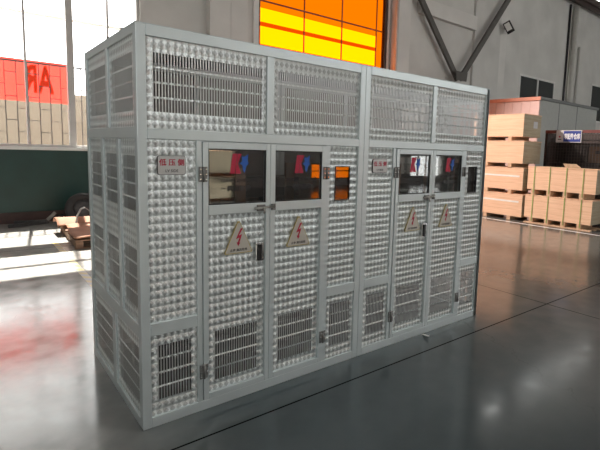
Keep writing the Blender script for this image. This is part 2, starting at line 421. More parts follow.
W1 = (-.60, 2.45, 1.5, 4.9)
W1U = (-.60, 2.45, 5.7, 8.5)
ORW = (5.38, 9.84, 2.4, 8.5)
LEFTW = [(-11.8, -8.6, 1.5, 4.5)]  # unseen window further left, added for its daylight
DK1 = (18.1, 21.3, 3.6, 5.22); DK2 = (25.35, 28.6, 3.6, 5.62)
CLER = [(11.5, 19.0, 9.3, 10.9), (20.0, 29.0, 9.6, 10.9)]
back_holes = [W1, W1U, ORW, DK1, DK2] + LEFTW + CLER
mb = MB('wall')
for a, b, z0, z1 in cells((X0, 0), (X1, ZC), back_holes):
    mb.box((a, Y1, z0), (b, Y1 + .3, z1))
struct(mb.build('wall_back'))
FRW = [(-10, -5.0, 2.5, 6.0), (-4.2, -.9, 5.5, 9.0), (8.0, 14.0, 5.5, 8.5), (17.4, 20.0, .3, 2.6), (16, 27, 4.5, 8.5)]  # unseen windows added to light the hall and show in the door panes
ORF = (11.0, 13.3, .30, 1.0)
mb = MB('wall')
for a, b, z0, z1 in cells((X0, 0), (X1, ZC), FRW + [ORF]):
    mb.box((a, Y0 - .3, z0), (b, Y0, z1))
struct(mb.build('wall_front'))
mb = MB('wall')
for a, b, z0, z1 in cells((Y0, 0), (Y1, ZC), []):
    mb.box((X0 - .3, a, z0), (X0, b, z1))
struct(mb.build('wall_left'))
struct(MB('wall').box((X1, Y0, 0), (X1 + .3, Y1, ZC)).build('wall_right'))
# ceiling with unseen skylight openings, added to let daylight into the hall
SKY = [(x, x + 1.2, -10.5, -2.5) for x in (-4, 5, 14)]
mb = MB('ceiling')
for a, b, z0, z1 in cells((X0 - .3, Y0 - .3), (X1 + .3, Y1 + .3), SKY):
    mb.box((a, z0, ZC), (b, z1, ZC + .2))
struct(mb.build('ceiling'))

# green wainscot and brown skirting along the back wall
struct(MB('green').box((X0, Y1 - .02, .22), (11.2, Y1, 1.46)).build('trim_1'))
struct(MB('skirt').box((X0, Y1 - .05, 0), (11.2, Y1, .22), bev=.004).build('baseboard_back'))
# pilasters of the back wall
mb = MB('wall_light')
mb.box((3.95, Y1 - .22, 0), (4.48, Y1, ZC)); mb.box((4.5, Y1 - .19, 0), (4.95, Y1, ZC))
struct(mb.build('trim_2'))
struct(MB('wall_light').box((10.12, Y1 - .3, 0), (10.75, Y1, ZC)).build('trim_3'))
struct(MB('wall_light').box((16.3, Y1 - .10, 0), (16.75, Y1, ZC)).build('trim_4'))
struct(MB('wall').box((14.55, Y1 - .10, 0), (16.3, Y1, ZC)).build('trim_5'))
struct(MB('wall_light').box((11.4, Y1 - .18, 6.35), (14.55, Y1, 6.85)).build('trim_6'))
struct(MB('frame_dark').box((X0, Y1 - .45, 9.25), (X1, Y1 - .1, 9.55)).box((X0, Y1 - .36, 9.05), (X1, Y1 - .2, 9.25)).build('trim_7'))

# windows: frame, glass, grille
def window(name, x0, x1, z0, z1, y, th, mull, trans, mat, fw=.06, glassmat='winglass', mw=.05):
    f = MB(mat)
    f.box((x0, y, z0), (x0 + fw, y + th, z1)); f.box((x1 - fw, y, z0), (x1, y + th, z1))
    f.box((x0 + fw, y, z0), (x1 - fw, y + th, z0 + fw)); f.box((x0 + fw, y, z1 - fw), (x1 - fw, y + th, z1))
    for m in mull:
        w = mw if not isinstance(m, tuple) else m[1]; m = m if not isinstance(m, tuple) else m[0]
        f.box((m - w / 2, y, z0 + fw), (m + w / 2, y + th, z1 - fw))
    for t in trans:
        f.box((x0 + fw, y + .005, t - .02), (x1 - fw, y + th - .005, t + .02))
    o = struct(f.build(name))
    if glassmat:
        MB(glassmat).box((x0 + .01, y + th * .45, z0 + .01), (x1 - .01, y + th * .45 + .006, z1 - .01)).build('glass_pane', o)
    return o
w1 = window('window_1', *W1, Y1 + .06, .10, [(.34, .035), (1.10, .12), (1.81, .035)], [], 'frame_grey')
MB('frame_white').box((W1[0] - .1, Y1 - .10, 1.45), (W1[1] + .1, Y1 + .05, 1.51), bev=.006).build('window_sill', w1)
g = MB('grille')                                     # security grille of vertical bars with staggered cross bars
k = 0; x = W1[0] + .05; sp = .185; yb = Y1 + .20
g.box((W1[0], yb - .012, 3.15), (W1[1], yb + .012, 3.18)); g.box((W1[0], yb - .012, 1.53), (W1[1], yb + .012, 1.56))
while x < W1[1]:
    g.box((x - .008, yb - .008, 1.55), (x + .008, yb + .008, 3.16))
    for j in range(4):
        z = 1.80 + j * .46 + (.23 if k % 2 else 0)
        if z < 3.1: g.box((x, yb - .007, z - .008), (x + sp, yb + .007, z + .008))
    x += sp; k += 1
g.build('window_grille', w1)
window('window_2', *W1U, Y1 + .06, .10, [.95], [7.1], 'frame_grey')
wn = 3
for q in LEFTW:
    window('window_%d' % wn, *q, Y1 + .06, .10, [-10.7, -9.6], [], 'frame_grey'); wn += 1
for q in CLER:
    window('window_%d' % wn, *q, Y1 + .06, .10, [q[0] + (q[1] - q[0]) * t for t in (.25, .5, .75)], [], 'frame_grey'); wn += 1
# the orange film window
ow = window('window_%d' % wn, *ORW, Y1 + .03, .08, [(6.80, .03), (8.15, .03), (9.55, .03)], [5.45, 3.2], 'frame_rust', fw=.03, glassmat=None); wn += 1
for i, (a, b) in enumerate(((2.41, 4.30), (4.35, 4.81), (4.92, 5.27))):
    MB('orange_lo').box((ORW[0] + .02, Y1 + .06, a), (9.55, Y1 + .066, b)).build('film_pane', ow)
for a, b in ((4.30, 4.35), (4.81, 4.92)): MB('orange_band').box((ORW[0] + .02, Y1 + .06, a), (9.55, Y1 + .066, b)).build('film_band', ow)
MB('orange_hi').box((ORW[0] + .02, Y1 + .06, 5.27), (9.55, Y1 + .066, 8.48)).build('film_pane', ow)
MB('orange_hi').box((9.55, Y1 + .06, 2.41), (9.82, Y1 + .066, 8.48)).build('film_pane', ow)
jm = MB('frame_white', 'frame_dark')
jm.box((5.18, Y1 - .06, 2.3), (5.33, Y1 + .02, 8.6), 0); jm.box((5.33, Y1 - .04, 2.3), (5.38, Y1 + .05, 8.6), 1)
jm.box((9.84, Y1 - .04, 2.3), (9.95, Y1 + .05, 8.6), 1); jm.box((9.95, Y1 - .06, 2.3), (10.02, Y1 + .02, 8.6), 0)
jm.build('window_jamb', ow)
for q in (DK1, DK2):
    mid = (q[0] + q[1]) / 2
    window('window_%d' % wn, *q, Y1 - .03, .08, [mid], [], 'frame_white', fw=.09, glassmat='darkglass', mw=.12); wn += 1
for q in FRW:
    window('window_%d' % wn, *q, Y0 - .16, .10, [q[0] + (q[1] - q[0]) * t for t in (.25, .5, .75)], [(q[2] + q[3]) / 2], 'frame_grey'); wn += 1
fo = window('window_%d' % wn, *ORF, Y0 - .12, .08, [], [.66], 'frame_dark', glassmat=None, fw=.05); wn += 1
MB('orange_lo').box((ORF[0] + .03, Y0 - .09, ORF[2] + .03), (ORF[1] - .03, Y0 - .084, ORF[3] - .03)).build('film_pane', fo)
for q in SKY:
    f = MB('frame_white')
    for k in range(6): f.box((q[0], q[2] + k * (q[3] - q[2]) / 5 - .04, ZC + .02), (q[1], q[2] + k * (q[3] - q[2]) / 5 + .04, ZC + .1))
    o = struct(f.build('window_%d' % wn)); wn += 1
    MB('winglass').box((q[0], q[2], ZC + .12), (q[1], q[3], ZC + .126)).build('glass_pane', o)

# floor markings
struct(MB('hazard').box((.345, 1.6, .0), (.425, 6.85, .0015)).build('trim_8'))
struct(MB('frame_white').box((9.62, -6, .0), (9.70, 8.2, .0015)).build('trim_9'))

# ------------------------------------------------------------------ outside the left window
struct(MB('ground').box((-40, Y1 + .3, -.3), (60, 40, -.05)).build('ground_yard'))
YB = 9.4
bt = thing('banner', 'red backlit banner hanging outside behind the window grille at left', 'banner', (-.2, YB, -.05))
bn = MB('banner', 'banner_ink')
bn.box((-1.6, YB, 2.45), (1.21, YB + .004, 3.31), 0)
bn.text('AR', .80, lambda a, b, c: (.64 - a * .50, YB - .006 + c, 2.93 + b), 1, bold=.018)
bn.build('banner_cloth', bt, (.2, -YB, .05))
for xx in (-1.62, 1.225): MB('pipe').tube([(xx, YB, -.05), (xx, YB, 3.3)], .015, seg=8).build('banner_pole', bt, (.2, -YB, .05))
tag(MB('cream').box((-14, 17.0, -.05), (9, 17.4, 3.3)).build('boundary_wall'), 'cream boundary wall in the yard outside the left window', 'wall')
gt = MB('pipe'); gt.tube([(-6, 10.0, -.05), (-6, 10.0, 4.42), (8, 10.0, 4.42), (8, 10.0, -.05)], .07, seg=8)
tag(gt.build('outdoor_pipe'), 'pale grey pipe running level across the bright left window outside', 'pipe')

# ------------------------------------------------------------------ steel bracing, lamps and pipes on the back wall
br = thing('wall_brace', 'dark grey steel V brace on the grey back wall above the enclosure', 'brace', (13.4, 8.3, 4.35))
def rel(o, p): return tuple(a - b for a, b in zip(p, o.location))
for p in ((9.9, 8.22, 8.15), (17.2, 8.10, 9.0)):
    MB('brace').bar(rel(br, (13.40, 8.22 if p[0] < 12 else 8.10, 4.36)), rel(br, p), .20, .10).build('brace_bar', br)
MB('brace').prism([rel(br, q) for q in ((13.1, 8.03, 4.3), (13.7, 8.03, 4.3), (13.75, 8.03, 4.62), (13.05, 8.03, 4.62))], (0, .02, 0)).build('gusset_plate', br)
fl = thing('floodlight', 'small black floodlight with pale lens high on the grey wall', 'lamp', (16.55, 8.20, 6.84))
MB('black').bar((0, .19, -.05), (-.12, -.05, -.02), .05, .05).build('bracket', fl)
RL = (math.radians(-28), math.radians(-24), math.radians(28))
MB('black').box((-.30, -.17, -.22), (-.18, .13, .25), bev=.02).build('housing', fl, rot=RL)
MB('lens').box((-.312, -.12, -.10), (-.30, .09, .21), bev=.003).build('lens', fl, rot=RL)
for i, (xx, r, z1, mt, lb) in enumerate(((22.20, .05, 9.0, 'black', 'thin black conduit running up the far grey wall beside pale pipes'), (22.62, .14, 9.0, 'pipe', 'thickest pale pipe running up the far grey wall'), (23.45, .06, 7.2, 'pipe', 'thin pale pipe right of the thickest pipe on far wall'))):
    tag(MB(mt).tube([(xx, 8.5 - r - .01, 0), (xx, 8.5 - r - .01, z1)], r, seg=10).build('wall_pipe'), lb, 'pipe')
tag(MB('pipe').tube([(10.35 - .28, 8.13, 0), (10.35 - .28, 8.13, 9.0)], .05, seg=10).build('wall_pipe'), 'white downpipe beside the right edge of the orange window', 'pipe')

# ------------------------------------------------------------------ the transformer enclosure
LX, WY, H, BP = 3.275, 1.285, 2.30, 1.6375
enc = thing('transformer_enclosure', 'large two-bay aluminium transformer enclosure with patterned louvred panels standing on the floor', 'enclosure', (LX / 2, WY / 2, 0))
EO = (-LX / 2, -WY / 2, 0)
def part(mb, name, parent=enc, loc=EO): return mb.build(name, parent, loc)

def panel(u0, u1, v0, v1, vents, along):
    """engine-turned sheet with real louvre slots; vents = (u0,u1,v0,v1,rows,pitch)"""
    mb = MB('swirl_x' if along == 'x' else 'swirl_y', 'alu_bar')
    dep = .014
    P = (lambda u, v, d=0.: (u, dep - d, v)) if along == 'x' else (lambda u, v, d=0.: (dep - d, u, v))
    def q(a, b, c, d, mi=0): mb.poly([P(a, c), P(b, c), P(b, d), P(a, d)], mi)
    vents = sorted(vents, key=lambda t: t[2])
    v = v0
    for (a, b, c, d, rows, pitch) in vents:
        if c > v: q(u0, u1, v, c)
        q(u0, a, c, d); q(b, u1, c, d)
        rh = (d - c) / rows; n = max(3, round((b - a) / pitch)); pw = (b - a) / n
        for r in range(rows):
            s0 = c + r * rh + rh * .07; s1 = c + (r + 1) * rh - rh * .07
            q(a, b, c + r * rh, s0); q(a, b, s1, c + (r + 1) * rh)
            for k in range(n):
                x0 = a + k * pw; x1 = x0 + pw * .46
                # a raised louvre blade, then the open slot
                mb.poly([P(x0, s0, 0), P(x1, s0, .0004), P(x1, s1, .0004), P(x0, s1, 0)], 1)
        v = d
    if v < v1: q(u0, u1, v, v1)
    return mb
def add_panel(name, *a, parent=enc, loc=EO):
    o = panel(*a).build(name, parent, loc, normals=False)
    s = o.modifiers.new('thick', 'SOLIDIFY'); s.thickness = .0008; s.offset = 0
    return o
front_parts = []   # parts of one bay, to be copied to the other bay
# posts and rails of one bay (front)
for xa, xb in ((0, .052), (1.585, 1.6365)):
    front_parts.append(part(MB('alu').box((xa, 0, 0), (xb, .055, H), bev=.004), 'frame_post'))
def rail(z0, z1, xa=.052, xb=1.585, ya=.0, yb=.05): return part(MB('alu').box((xa, ya, z0), (xb, yb, z1), bev=.003), 'frame_rail')
front_parts += [rail(2.24, H), rail(1.69, 1.748), rail(0, .062)]
front_parts.append(part(MB('alu').box((.79, 0, 1.748), (.84, .045, 2.24), bev=.003), 'mullion'))
for xa, xb in ((.325, .358), (1.276, 1.315)):
    front_parts.append(part(MB('alu').box((xa, 0, .062), (xb, .045, 1.69), bev=.003), 'door_jamb'))
for xa, xb in ((.052, .325), (1.315, 1.585)):
    front_parts.append(part(MB('alu').box((xa, .0, .558), (xb, .04, .632), bev=.003), 'panel_rail'))
front_parts.append(add_panel('vent_panel', .052, .79, 1.748, 2.24, [(.085, .757, 1.835, 2.165, 4, .0167)], 'x'))
front_parts.append(add_panel('vent_panel', .84, 1.585, 1.748, 2.24, [(.873, 1.552, 1.835, 2.165, 4, .0167)], 'x'))
lower_l = add_panel('vent_panel', .052, .325, .062, .558, [(.09, .287, .15, .495, 4, .0167)], 'x')
lower_r = add_panel('vent_panel', 1.315, 1.585, .062, .558, [(1.35, 1.548, .15, .495, 4, .0167)], 'x')
upper_l = add_panel('side_panel', .052, .325, .632, 1.69, [], 'x')
# the right-hand panel has a small instrument window cut in it
ur = MB('swirl_x')
a0, a1, b0, b1 = 1.372, 1.512, 1.285, 1.542
for qx0, qx1, qz0, qz1 in ((1.315, a0, .632, 1.69), (a1, 1.585, .632, 1.69), (a0, a1, .632, b0), (a0, a1, b1, 1.69)):
    ur.poly([(qx0, .014, qz0), (qx1, .014, qz0), (qx1, .014, qz1), (qx0, .014, qz1)])
upper_r = ur.build('side_panel', enc, EO, normals=False)
s = upper_r.modifiers.new('thick', 'SOLIDIFY'); s.thickness = .002; s.offset = 0
iw = MB('black'); fw = .006
iw.box((a0, .008, b0), (a0 + fw, .03, b1)); iw.box((a1 - fw, .008, b0), (a1, .03, b1)); iw.box((a0 + fw, .008, b0), (a1 - fw, .03, b0 + fw)); iw.box((a0 + fw, .008, b1 - fw), (a1 - fw, .03, b1))
iw.build('window_frame', upper_r)
MB('pane').box((a0 + fw, .014, b0 + fw), (a1 - fw, .017, b1 - fw)).build('instrument_window', upper_r)
# instrument display sits behind the small window
inst = MB('black', 'box_dark'); inst.box((a0 - .02, .05, b0 - .03), (a1 + .02, .16, b1 + .03), 0, .004); inst.box((a0 + .03, .046, b0 + .09), (a1 - .03, .05, b1 - .06), 1)
inst.build('temperature_controller', upper_r)
# LV SIDE plate
def plate(x0, x1, z0, z1, t1, parent):
    r = .012; pts = []
    for cx, cz, s0 in ((x1 - r, z1 - r, 0), (x0 + r, z1 - r, 1), (x0 + r, z0 + r, 2), (x1 - r, z0 + r, 3)):
        for k in range(5):
            an = (s0 + k / 4) * PI / 2; pts.append((cx + r * math.cos(an), cz + r * math.sin(an)))
    cx, cz = (x0 + x1) / 2, (z0 + z1) / 2
    mb = MB('black_print', 'plate', 'red_print', 'black_print')
    mb.prism([(x, .006, z) for x, z in pts], (0, .006, 0), 0)
    mb.prism([(cx + (x - cx) * .972, .005, cz + (z - cz) * .955) for x, z in pts], (0, .002, 0), 1)
    mb.text(t1, .040, lambda a, b, c: (cx + a, .0045 - c, cz + .017 + b), 2, bold=.0008)
    mb.text('LV SIDE', .022, lambda a, b, c: (cx + a, .0045 - c, cz - .031 + b), 3, bold=.0002)
    return mb.build('name_plate', parent)
plate(.105, .263, 1.49, 1.60, '低 压 侧', upper_l)
front_parts += [lower_l, lower_r, upper_l, upper_r]

# doors
def make_door(x0, x1, px0, px1, hinge_side):
    yf = -.008
    d = MB('alu')
    d.box((x0, yf, .066), (px0, .03, 1.686), bev=.003); d.box((px1, yf, .066), (x1, .03, 1.686), bev=.003)
    d.box((px0, yf, .066), (px1, .03, .104), bev=.002); d.box((px0, yf, 1.645), (px1, .03, 1.686), bev=.002)
    d.box((px0, yf - .003, 1.243), (px1, .03, 1.304), bev=.003)
    o = part(d, 'door')
    vx0 = px0 + .042; vx1 = px1 - .05 if hinge_side == 'l' else px1 - .047
    add_panel('door_panel', px0, px1, .104, 1.243, [(vx0, vx1, .165, .502, 4, .0167)], 'x', parent=o, loc=(0, 0, 0))
    MB('pane').box((px0, .006, 1.304), (px1, .010, 1.645)).build('window_pane', o)
    g = MB('black'); t = .007                                                # rubber gasket round the pane
    g.box((px0, -.002, 1.304), (px0 + t, .006, 1.645)); g.box((px1 - t, -.002, 1.304), (px1, .006, 1.645)); g.box((px0 + t, -.002, 1.304), (px1 - t, .006, 1.304 + t)); g.box((px0 + t, -.002, 1.645 - t), (px1 - t, .006, 1.645))
    g.build('gasket', o)
    for zc in (1.493, .262):
        hx = x0 if hinge_side == 'l' else x1
        h = MB('hinge', 'chrome'); h.box((hx - .026, yf - .008, zc - .045), (hx + .026, yf, zc + .045), 0, .002)
        h.tube([(hx, yf - .012, zc - .045), (hx, yf - .012, zc + .045)], .007, 0, 8)
        for sx in (-1, 1):
            for sz in (-1, 0, 1): h.tube([(hx + sx * .017, yf - .010, zc + sz * .03), (hx + sx * .017, yf - .007, zc + sz * .03)], .004, 1, 6)
        h.build('hinge', o)
    return o
def logo(o, lx, lz):
    mb = MB('red_print', 'blue_print', 'black_print')
    w, h = .125, .125
    def pl(pts, mi): mb.prism([(lx - w / 2 + a * w, .0050, lz - h / 2 + b * h) for a, b in pts], (0, .0008, 0), mi)
    pl([(.15, 1), (.40, 1), (.26, 0), (0, 0)], 0); pl([(.42, 1), (.64, 1), (.42, .52), (.60, 0), (.29, 0), (.36, .52)], 0)
    pl([(.64, .90), (.80, .84), (1.0, 1.0), (.96, .62), (1.04, .52), (.90, .40), (.80, .02), (.70, .20), (.68, .42), (.50, .52), (.66, .62)], 1)
    mb.text('KERUN ZHIKONG', .030, lambda a, b, c: (lx + a, .0053 - c, lz - .105 + b), 2, bold=.0004)
    mb.text('科润智控', .040, lambda a, b, c: (lx + a, .0053 - c, lz - .155 + b), 2, bold=.0008)
    for sx in (-1, 1): mb.box((lx + sx * .095 - (.03), .0048, lz - .157), (lx + sx * .095 + .03, .0055, lz - .154), 2)
    mb.build('logo_sticker', o)
def warning(o, cx, zb, zt, hw):
    mb = MB('yellow_edge', 'plate_beige', 'red_print', 'black_print')
    def tri(s, y, d, mi, up=0.):
        cz = zb + (zt - zb) / 3
        pts = []
        for (ax, az) in ((-hw, zb), (hw, zb), (0, zt)):
            for t in (-.5, .5):          # blunted corners
                pts.append((ax, az))
        P = [(-hw + .006, zb), (hw - .006, zb), (hw - .002, zb + .010), (.007, zt - .003), (-.007, zt - .003), (-hw + .002, zb + .010)]
        mb.prism([(cx + a * s, y, cz + (b - cz) * s) for a, b in P], (0, d, 0), mi)
    tri(1, .003, .006, 0); tri(.93, .002, .003, 1)
    b = [(.012, .150), (-.020, .083), (.004, .090), (-.008, .060), (-.016, .062), (-.004, .036), (.010, .058), (.004, .058), (.022, .112), (.000, .105), (.028, .150)]
    mb.prism([(cx + x, .0012, zb + z + .012) for x, z in b], (0, .002, 0), 2)
    mb.text('止步 高压危险', .019, lambda a, bb, c: (cx + a, .0018 - c, zb + .024 + bb), 3, bold=.0004)
    mb.build('warning_sign', o)
d1 = make_door(.360, .816, .395, .786, 'l'); d2 = make_door(.818, 1.274, .856, 1.238, 'r')
logo(d1, .600, 1.556); logo(d2, 1.075, 1.556)
warning(d1, .598, .982, 1.193, .098); warning(d2, 1.053, .982, 1.193, .098)
# lock handle on the left door, latch across both doors
lk = MB('chrome', 'black'); lk.box((.712, -.014, .915), (.772, .0, 1.042), 0, .005); lk.box((.722, -.024, .923), (.752, -.012, 1.030), 1, .004); lk.tube([(.762, -.016, .945), (.762, -.013, .945)], .004, 1, 8)
lk.build('lock_handle', d1)
la = MB('steel', 'hinge'); yl = -.014
la.tube([(.695, yl - .012, 1.270), (.836, yl - .012, 1.276)], .008, 0, 8)
la.box((.715, yl - .010, 1.250), (.775, yl + .003, 1.292), 1, .003); la.box((.822, yl - .012, 1.252), (.850, yl + .003, 1.294), 1, .003)
la.tube([(.755, yl - .012, 1.27), (.755, yl - .030, 1.262), (.752, yl - .034, 1.235)], .006, 0, 8)
la.build('latch_bolt', d1)
front_parts += [d1, d2]
for o in list(front_parts):
    c = copy_tree(o, enc); c.location = (EO[0] + BP, EO[1], 0)
    if o is d1: d3 = c
    if o is d2: d4 = c

# side frame and panels (x = 0), copied to the far side
side = []
def spart(lo, hi, name='side_rail', bev=.003): o = part(MB('alu').box(lo, hi, bev=bev), name); side.append(o); return o
spart((0, WY - .055, 0), (.052, WY, H), 'frame_post', .004)
ya, yb = .055, WY - .055
spart((0, ya, 2.252), (.05, yb, H)); spart((0, ya, 1.69), (.05, yb, 1.755)); spart((0, ya, 0), (.05, yb, .055)); spart((0, ya, .545), (.05, yb, .625))
spart((0, .622, 1.755), (.045, .672, 2.252), 'side_mullion')
spart((0, .392, .625), (.045, .452, 1.69), 'side_mullion'); spart((0, .800, .625), (.045, .855, 1.69), 'side_mullion')
spart((0, .585, .055), (.045, .665, .545), 'side_mullion')
for a, b in ((ya, .622), (.672, yb)):
    side.append(add_panel('vent_panel', a, b, 1.755, 2.252, [(a + .06, b - .06, 1.84, 2.17, 4, .0167)], 'y'))
for a, b in ((ya, .392), (.452, .800), (.855, yb)):
    side.append(add_panel('vent_panel', a, b, .625, 1.69, [(a + .045, b - .045, .70, 1.06, 4, .0167), (a + .045, b - .045, 1.27, 1.60, 4, .0167)], 'y'))
for a, b in ((ya, .585), (.665, yb)):
    side.append(add_panel('vent_panel', a, b, .055, .545, [(a + .05, b - .05, .11, .47, 4, .0167)], 'y'))
for o in list(side):
    c = copy_tree(o, enc); c.rotation_euler = (0, 0, PI); c.location = (LX / 2, WY / 2, 0)
# back: top louvres and plain sheets
for k, nm in enumerate(('frame_rail', 'mullion')): pass
for o in front_parts[:6]:
    for k in (0, 1):
        if o.name.startswith('frame_post') and False: continue
        c = copy_tree(o, enc); c.rotation_euler = (0, 0, PI); c.location = (LX / 2 - k * BP, WY / 2, 0)
for k in (0, 1):
    a = k * BP
    o = part(MB('swirl_x', 'interior').box((a + .052, WY - .014, .062), (a + 1.585, WY - .012, 1.69)).box((a + .052, WY - .018, .062), (a + 1.585, WY - .014, 1.69), 1), 'back_panel')
    for xa, xb in ((.052, .797), (.847, 1.585)): part(MB('swirl_x', 'interior').box((a + xa, WY - .014, 1.748), (a + xb, WY - .012, 2.24)).box((a + xa, WY - .018, 1.748), (a + xb, WY - .014, 2.24), 1), 'back_panel')
rf = MB('alu'); rf.box((.0, .0, H), (LX, WY, H + .004)); part(rf, 'roof_panel')
for yy in (.36, .70):
    for xx in (.035, LX - .035):
        part(MB('hinge').box((xx - .015, yy - .022, H + .004), (xx + .015, yy + .022, H + .016), bev=.003).tube([(xx, yy, H + .014), (xx, yy, H + .032)], .016, 0, 10), 'lifting_lug')
part(MB('interior').box((.06, .06, .03), (LX - .06, WY - .06, .045)), 'base_tray')
part(MB('chrome').tube([(3.10, .012, 1.80), (3.10, .0, 1.80)], .012, 0, 10), 'bolt_head')

# dry-type transformers inside the two bays
def transformer(x0, label):
    t = thing('dry_transformer', label, 'transformer', (x0 + BP / 2, .68, .048), 0, 'transformers inside the enclosure')
    k = MB('core'); k.box((-.62, -.10, .18), (.62, .10, .32), bev=.01); k.box((-.62, -.10, 1.22), (.62, .10, 1.38), bev=.01)
    for xx in (-.42, 0, .42): k.box((xx - .08, -.09, .32), (xx + .08, .09, 1.22))
    k.box((-.66, -.16, .0), (.66, -.08, .18), bev=.008); k.box((-.66, .08, .0), (.66, .16, .18), bev=.008)
    k.build('iron_core', t)
    for xx in (-.42, 0, .42):
        c = MB('coil'); n = 24; r0, r1 = .12, .195
        prof = [(r0, .36), (r1 - .01, .36), (r1, .37), (r1, 1.17), (r1 - .01, 1.18), (r0, 1.18)]
        rings = [[c.bm.verts.new((xx + r * math.cos(2 * PI * i / n), r * math.sin(2 * PI * i / n), z)) for i in range(n)] for r, z in prof]
        for a in range(len(prof)):
            A, Bq = rings[a], rings[(a + 1) % len(prof)]
            for i in range(n):
                f_ = c.bm.faces.new((A[i], A[(i + 1) % n], Bq[(i + 1) % n], Bq[i])); f_.smooth = True
        c.build('coil', t)
        b = MB('copper'); b.box((xx - .04, -.26, 1.0), (xx + .04, -.25, 1.5)); b.box((xx - .04, -.25, 1.0), (xx + .04, -.19, 1.01)); b.build('busbar', t)
    return t
transformer(0, 'dark dry-type transformer behind the left bay door windows')
transformer(BP, 'dark dry-type transformer behind the right bay door windows')

# a scrap of white tie poking out under the right bay
tag(MB('tape').bar((2.42, -.02, .004), (2.38, -.12, .03), .02, .004).build('plastic_strip'), 'short white plastic strip lying on floor under the right bay doors', 'strip')

# ------------------------------------------------------------------ pine crates at the right
def crate(name, label, x0, x1, y0, y1, z, hb, hs, group, skids, straps=(), tape=None, plank=False):
    cx, cy = (x0 + x1) / 2, (y0 + y1) / 2; w, l = (x1 - x0) / 2, (y1 - y0) / 2
    t = thing(name, label, 'crate', (cx, cy, z), 0, group)
    b = MB('wood', 'wood_shade')
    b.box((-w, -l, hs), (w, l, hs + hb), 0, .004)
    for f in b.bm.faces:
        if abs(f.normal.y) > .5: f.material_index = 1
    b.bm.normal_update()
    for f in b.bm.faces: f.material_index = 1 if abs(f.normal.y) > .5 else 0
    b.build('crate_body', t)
    lid = MB('wood'); lid.box((-w - .008, -l - .008, hs + hb), (w + .008, l + .008, hs + hb + .018), 0, .003); lid.build('lid', t)
    for yy in skids:
        MB('wood_raw').box((-w, yy - cy - .05, 0.02 if plank else 0), (w, yy - cy + .05, hs), 0, .004).build('skid', t)
    if plank:
        for xx in (-w, 0, w): MB('wood_raw').box((min(max(xx - .05, -w - .01), w - .09), -l, 0), (min(max(xx + .05, -w + .09), w + .01), l, .02)).build('base_board', t)
    for yy in straps:
        s = MB('strap'); y = yy - cy
        s.box((-w - .012, y - .010, hs * .4), (-w - .009, y + .010, hs + hb + .021)); s.box((-w - .012, y - .010, hs + hb + .018), (w + .012, y + .010, hs + hb + .021)); s.box((w + .009, y - .010, hs * .4), (w + .012, y + .010, hs + hb + .021))
        s.build('strap', t)
    if tape:
        MB('tape').box((-w - .003, -l + .1, hs + tape), (-w, l - .02, hs + tape + .045)).build('tape_strip', t)
    return t
G1 = 'pine crates in the tall stack'; G2 = 'strapped pine crates'
pos = ['lowest', 'second from bottom', 'third from bottom', 'topmost']
for i in range(4):
    lab = {0: 'lowest pine crate of the tall four-high stack beside the enclosure, white tape across it', 1: 'second pine crate from the floor in the tall four-high stack, with white tape', 2: 'third pine crate from the floor in the tall four-high stack', 3: 'topmost pine crate of the tall four-high stack, paper label on its side'}[i]
    dx = (0, .02, -.01, .015)[i]; dy = (0, .035, .06, .12)[i]
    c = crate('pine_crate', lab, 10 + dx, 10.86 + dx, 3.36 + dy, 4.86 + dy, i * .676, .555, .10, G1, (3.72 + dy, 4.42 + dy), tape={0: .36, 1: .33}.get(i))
    if i == 3: MB('paper').box((.05, -.752, .33), (.25, -.750, .50)).build('paper_label', c)
for i in range(2):
    lab = ('lower green-strapped pine crate standing on the floor at right', 'upper green-strapped pine crate at right, resting on another strapped crate')[i]
    dy = (.0, .03)[i]
    crate('strapped_crate', lab, 10.0, 10.62, 1.66 - dy * 1.5, 3.29 - dy, i * .703, .545, .135, G2, (1.92, 2.30 + .0, 2.70, 3.10), (1.90, 2.29, 2.69, 3.08), plank=(i == 0))
cf = MB('wood_raw'); cf.prism([(10.05, 2.36, 1.415), (10.3, 2.10, 1.415), (10.28, 2.22, 1.50), (10.05, 2.42, 1.50)], (.004, .004, 0)); 
tag(cf.build('cardboard_flap'), 'small cardboard flap sticking up on the upper strapped crate', 'cardboard')

# ------------------------------------------------------------------ parts cage behind the crates
cg = thing('storage_cage', 'dark wire mesh storage cage with a red top rail behind the crates', 'cage', (11.3, 1.8, 0))
cy0, cy1, cz1 = -1.6, 3.56, 2.33
def cr(p): return (p[0] - 11.3, p[1] - 1.8, p[2])
for yy in (cy1 - .03, 1.75, -.0, cy0):
    MB('cage_dark').box(cr((11.3, yy - .03, 0)), cr((11.36, yy + .03, cz1 + .02))).build('cage_post', cg)
MB('cage_red').box(cr((11.29, cy0, cz1 - .06)), cr((11.37, cy1, cz1 + .02))).build('top_rail', cg)
MB('cage_red').box(cr((11.3, cy0, .05)), cr((11.36, cy1, .11))).build('bottom_rail', cg)
wm = MB('wire'); y = cy0
while y < cy1: wm.box(cr((11.325, y - .004, .1)), cr((11.333, y + .004, cz1 - .05))); y += .075
z = .15
while z < cz1 - .05: wm.box(cr((11.333, cy0, z - .004)), cr((11.341, cy1, z + .004))); z += .075
o = wm.build('wire_mesh', cg)
sg = MB('sign_white', 'sign_blue', 'white_print', 'red_print', 'black_print')
sg.box((11.262, 2.585, 2.03), (11.285, 3.245, 2.345), 0, .003)
sg.box((11.259, 2.605, 2.05), (11.263, 3.045, 2.325), 1)
sg.text('零配件仓库', .098, lambda a, b, c: (11.2585 - c, 2.825 - a * .84, 2.187 + b * 1.55), 2, bold=.004)
sg.prism([(11.259, 3.145 + .025 * math.cos(t * PI / 6), 2.18 + .025 * math.sin(t * PI / 6)) for t in range(12)], (.004, 0, 0), 3)
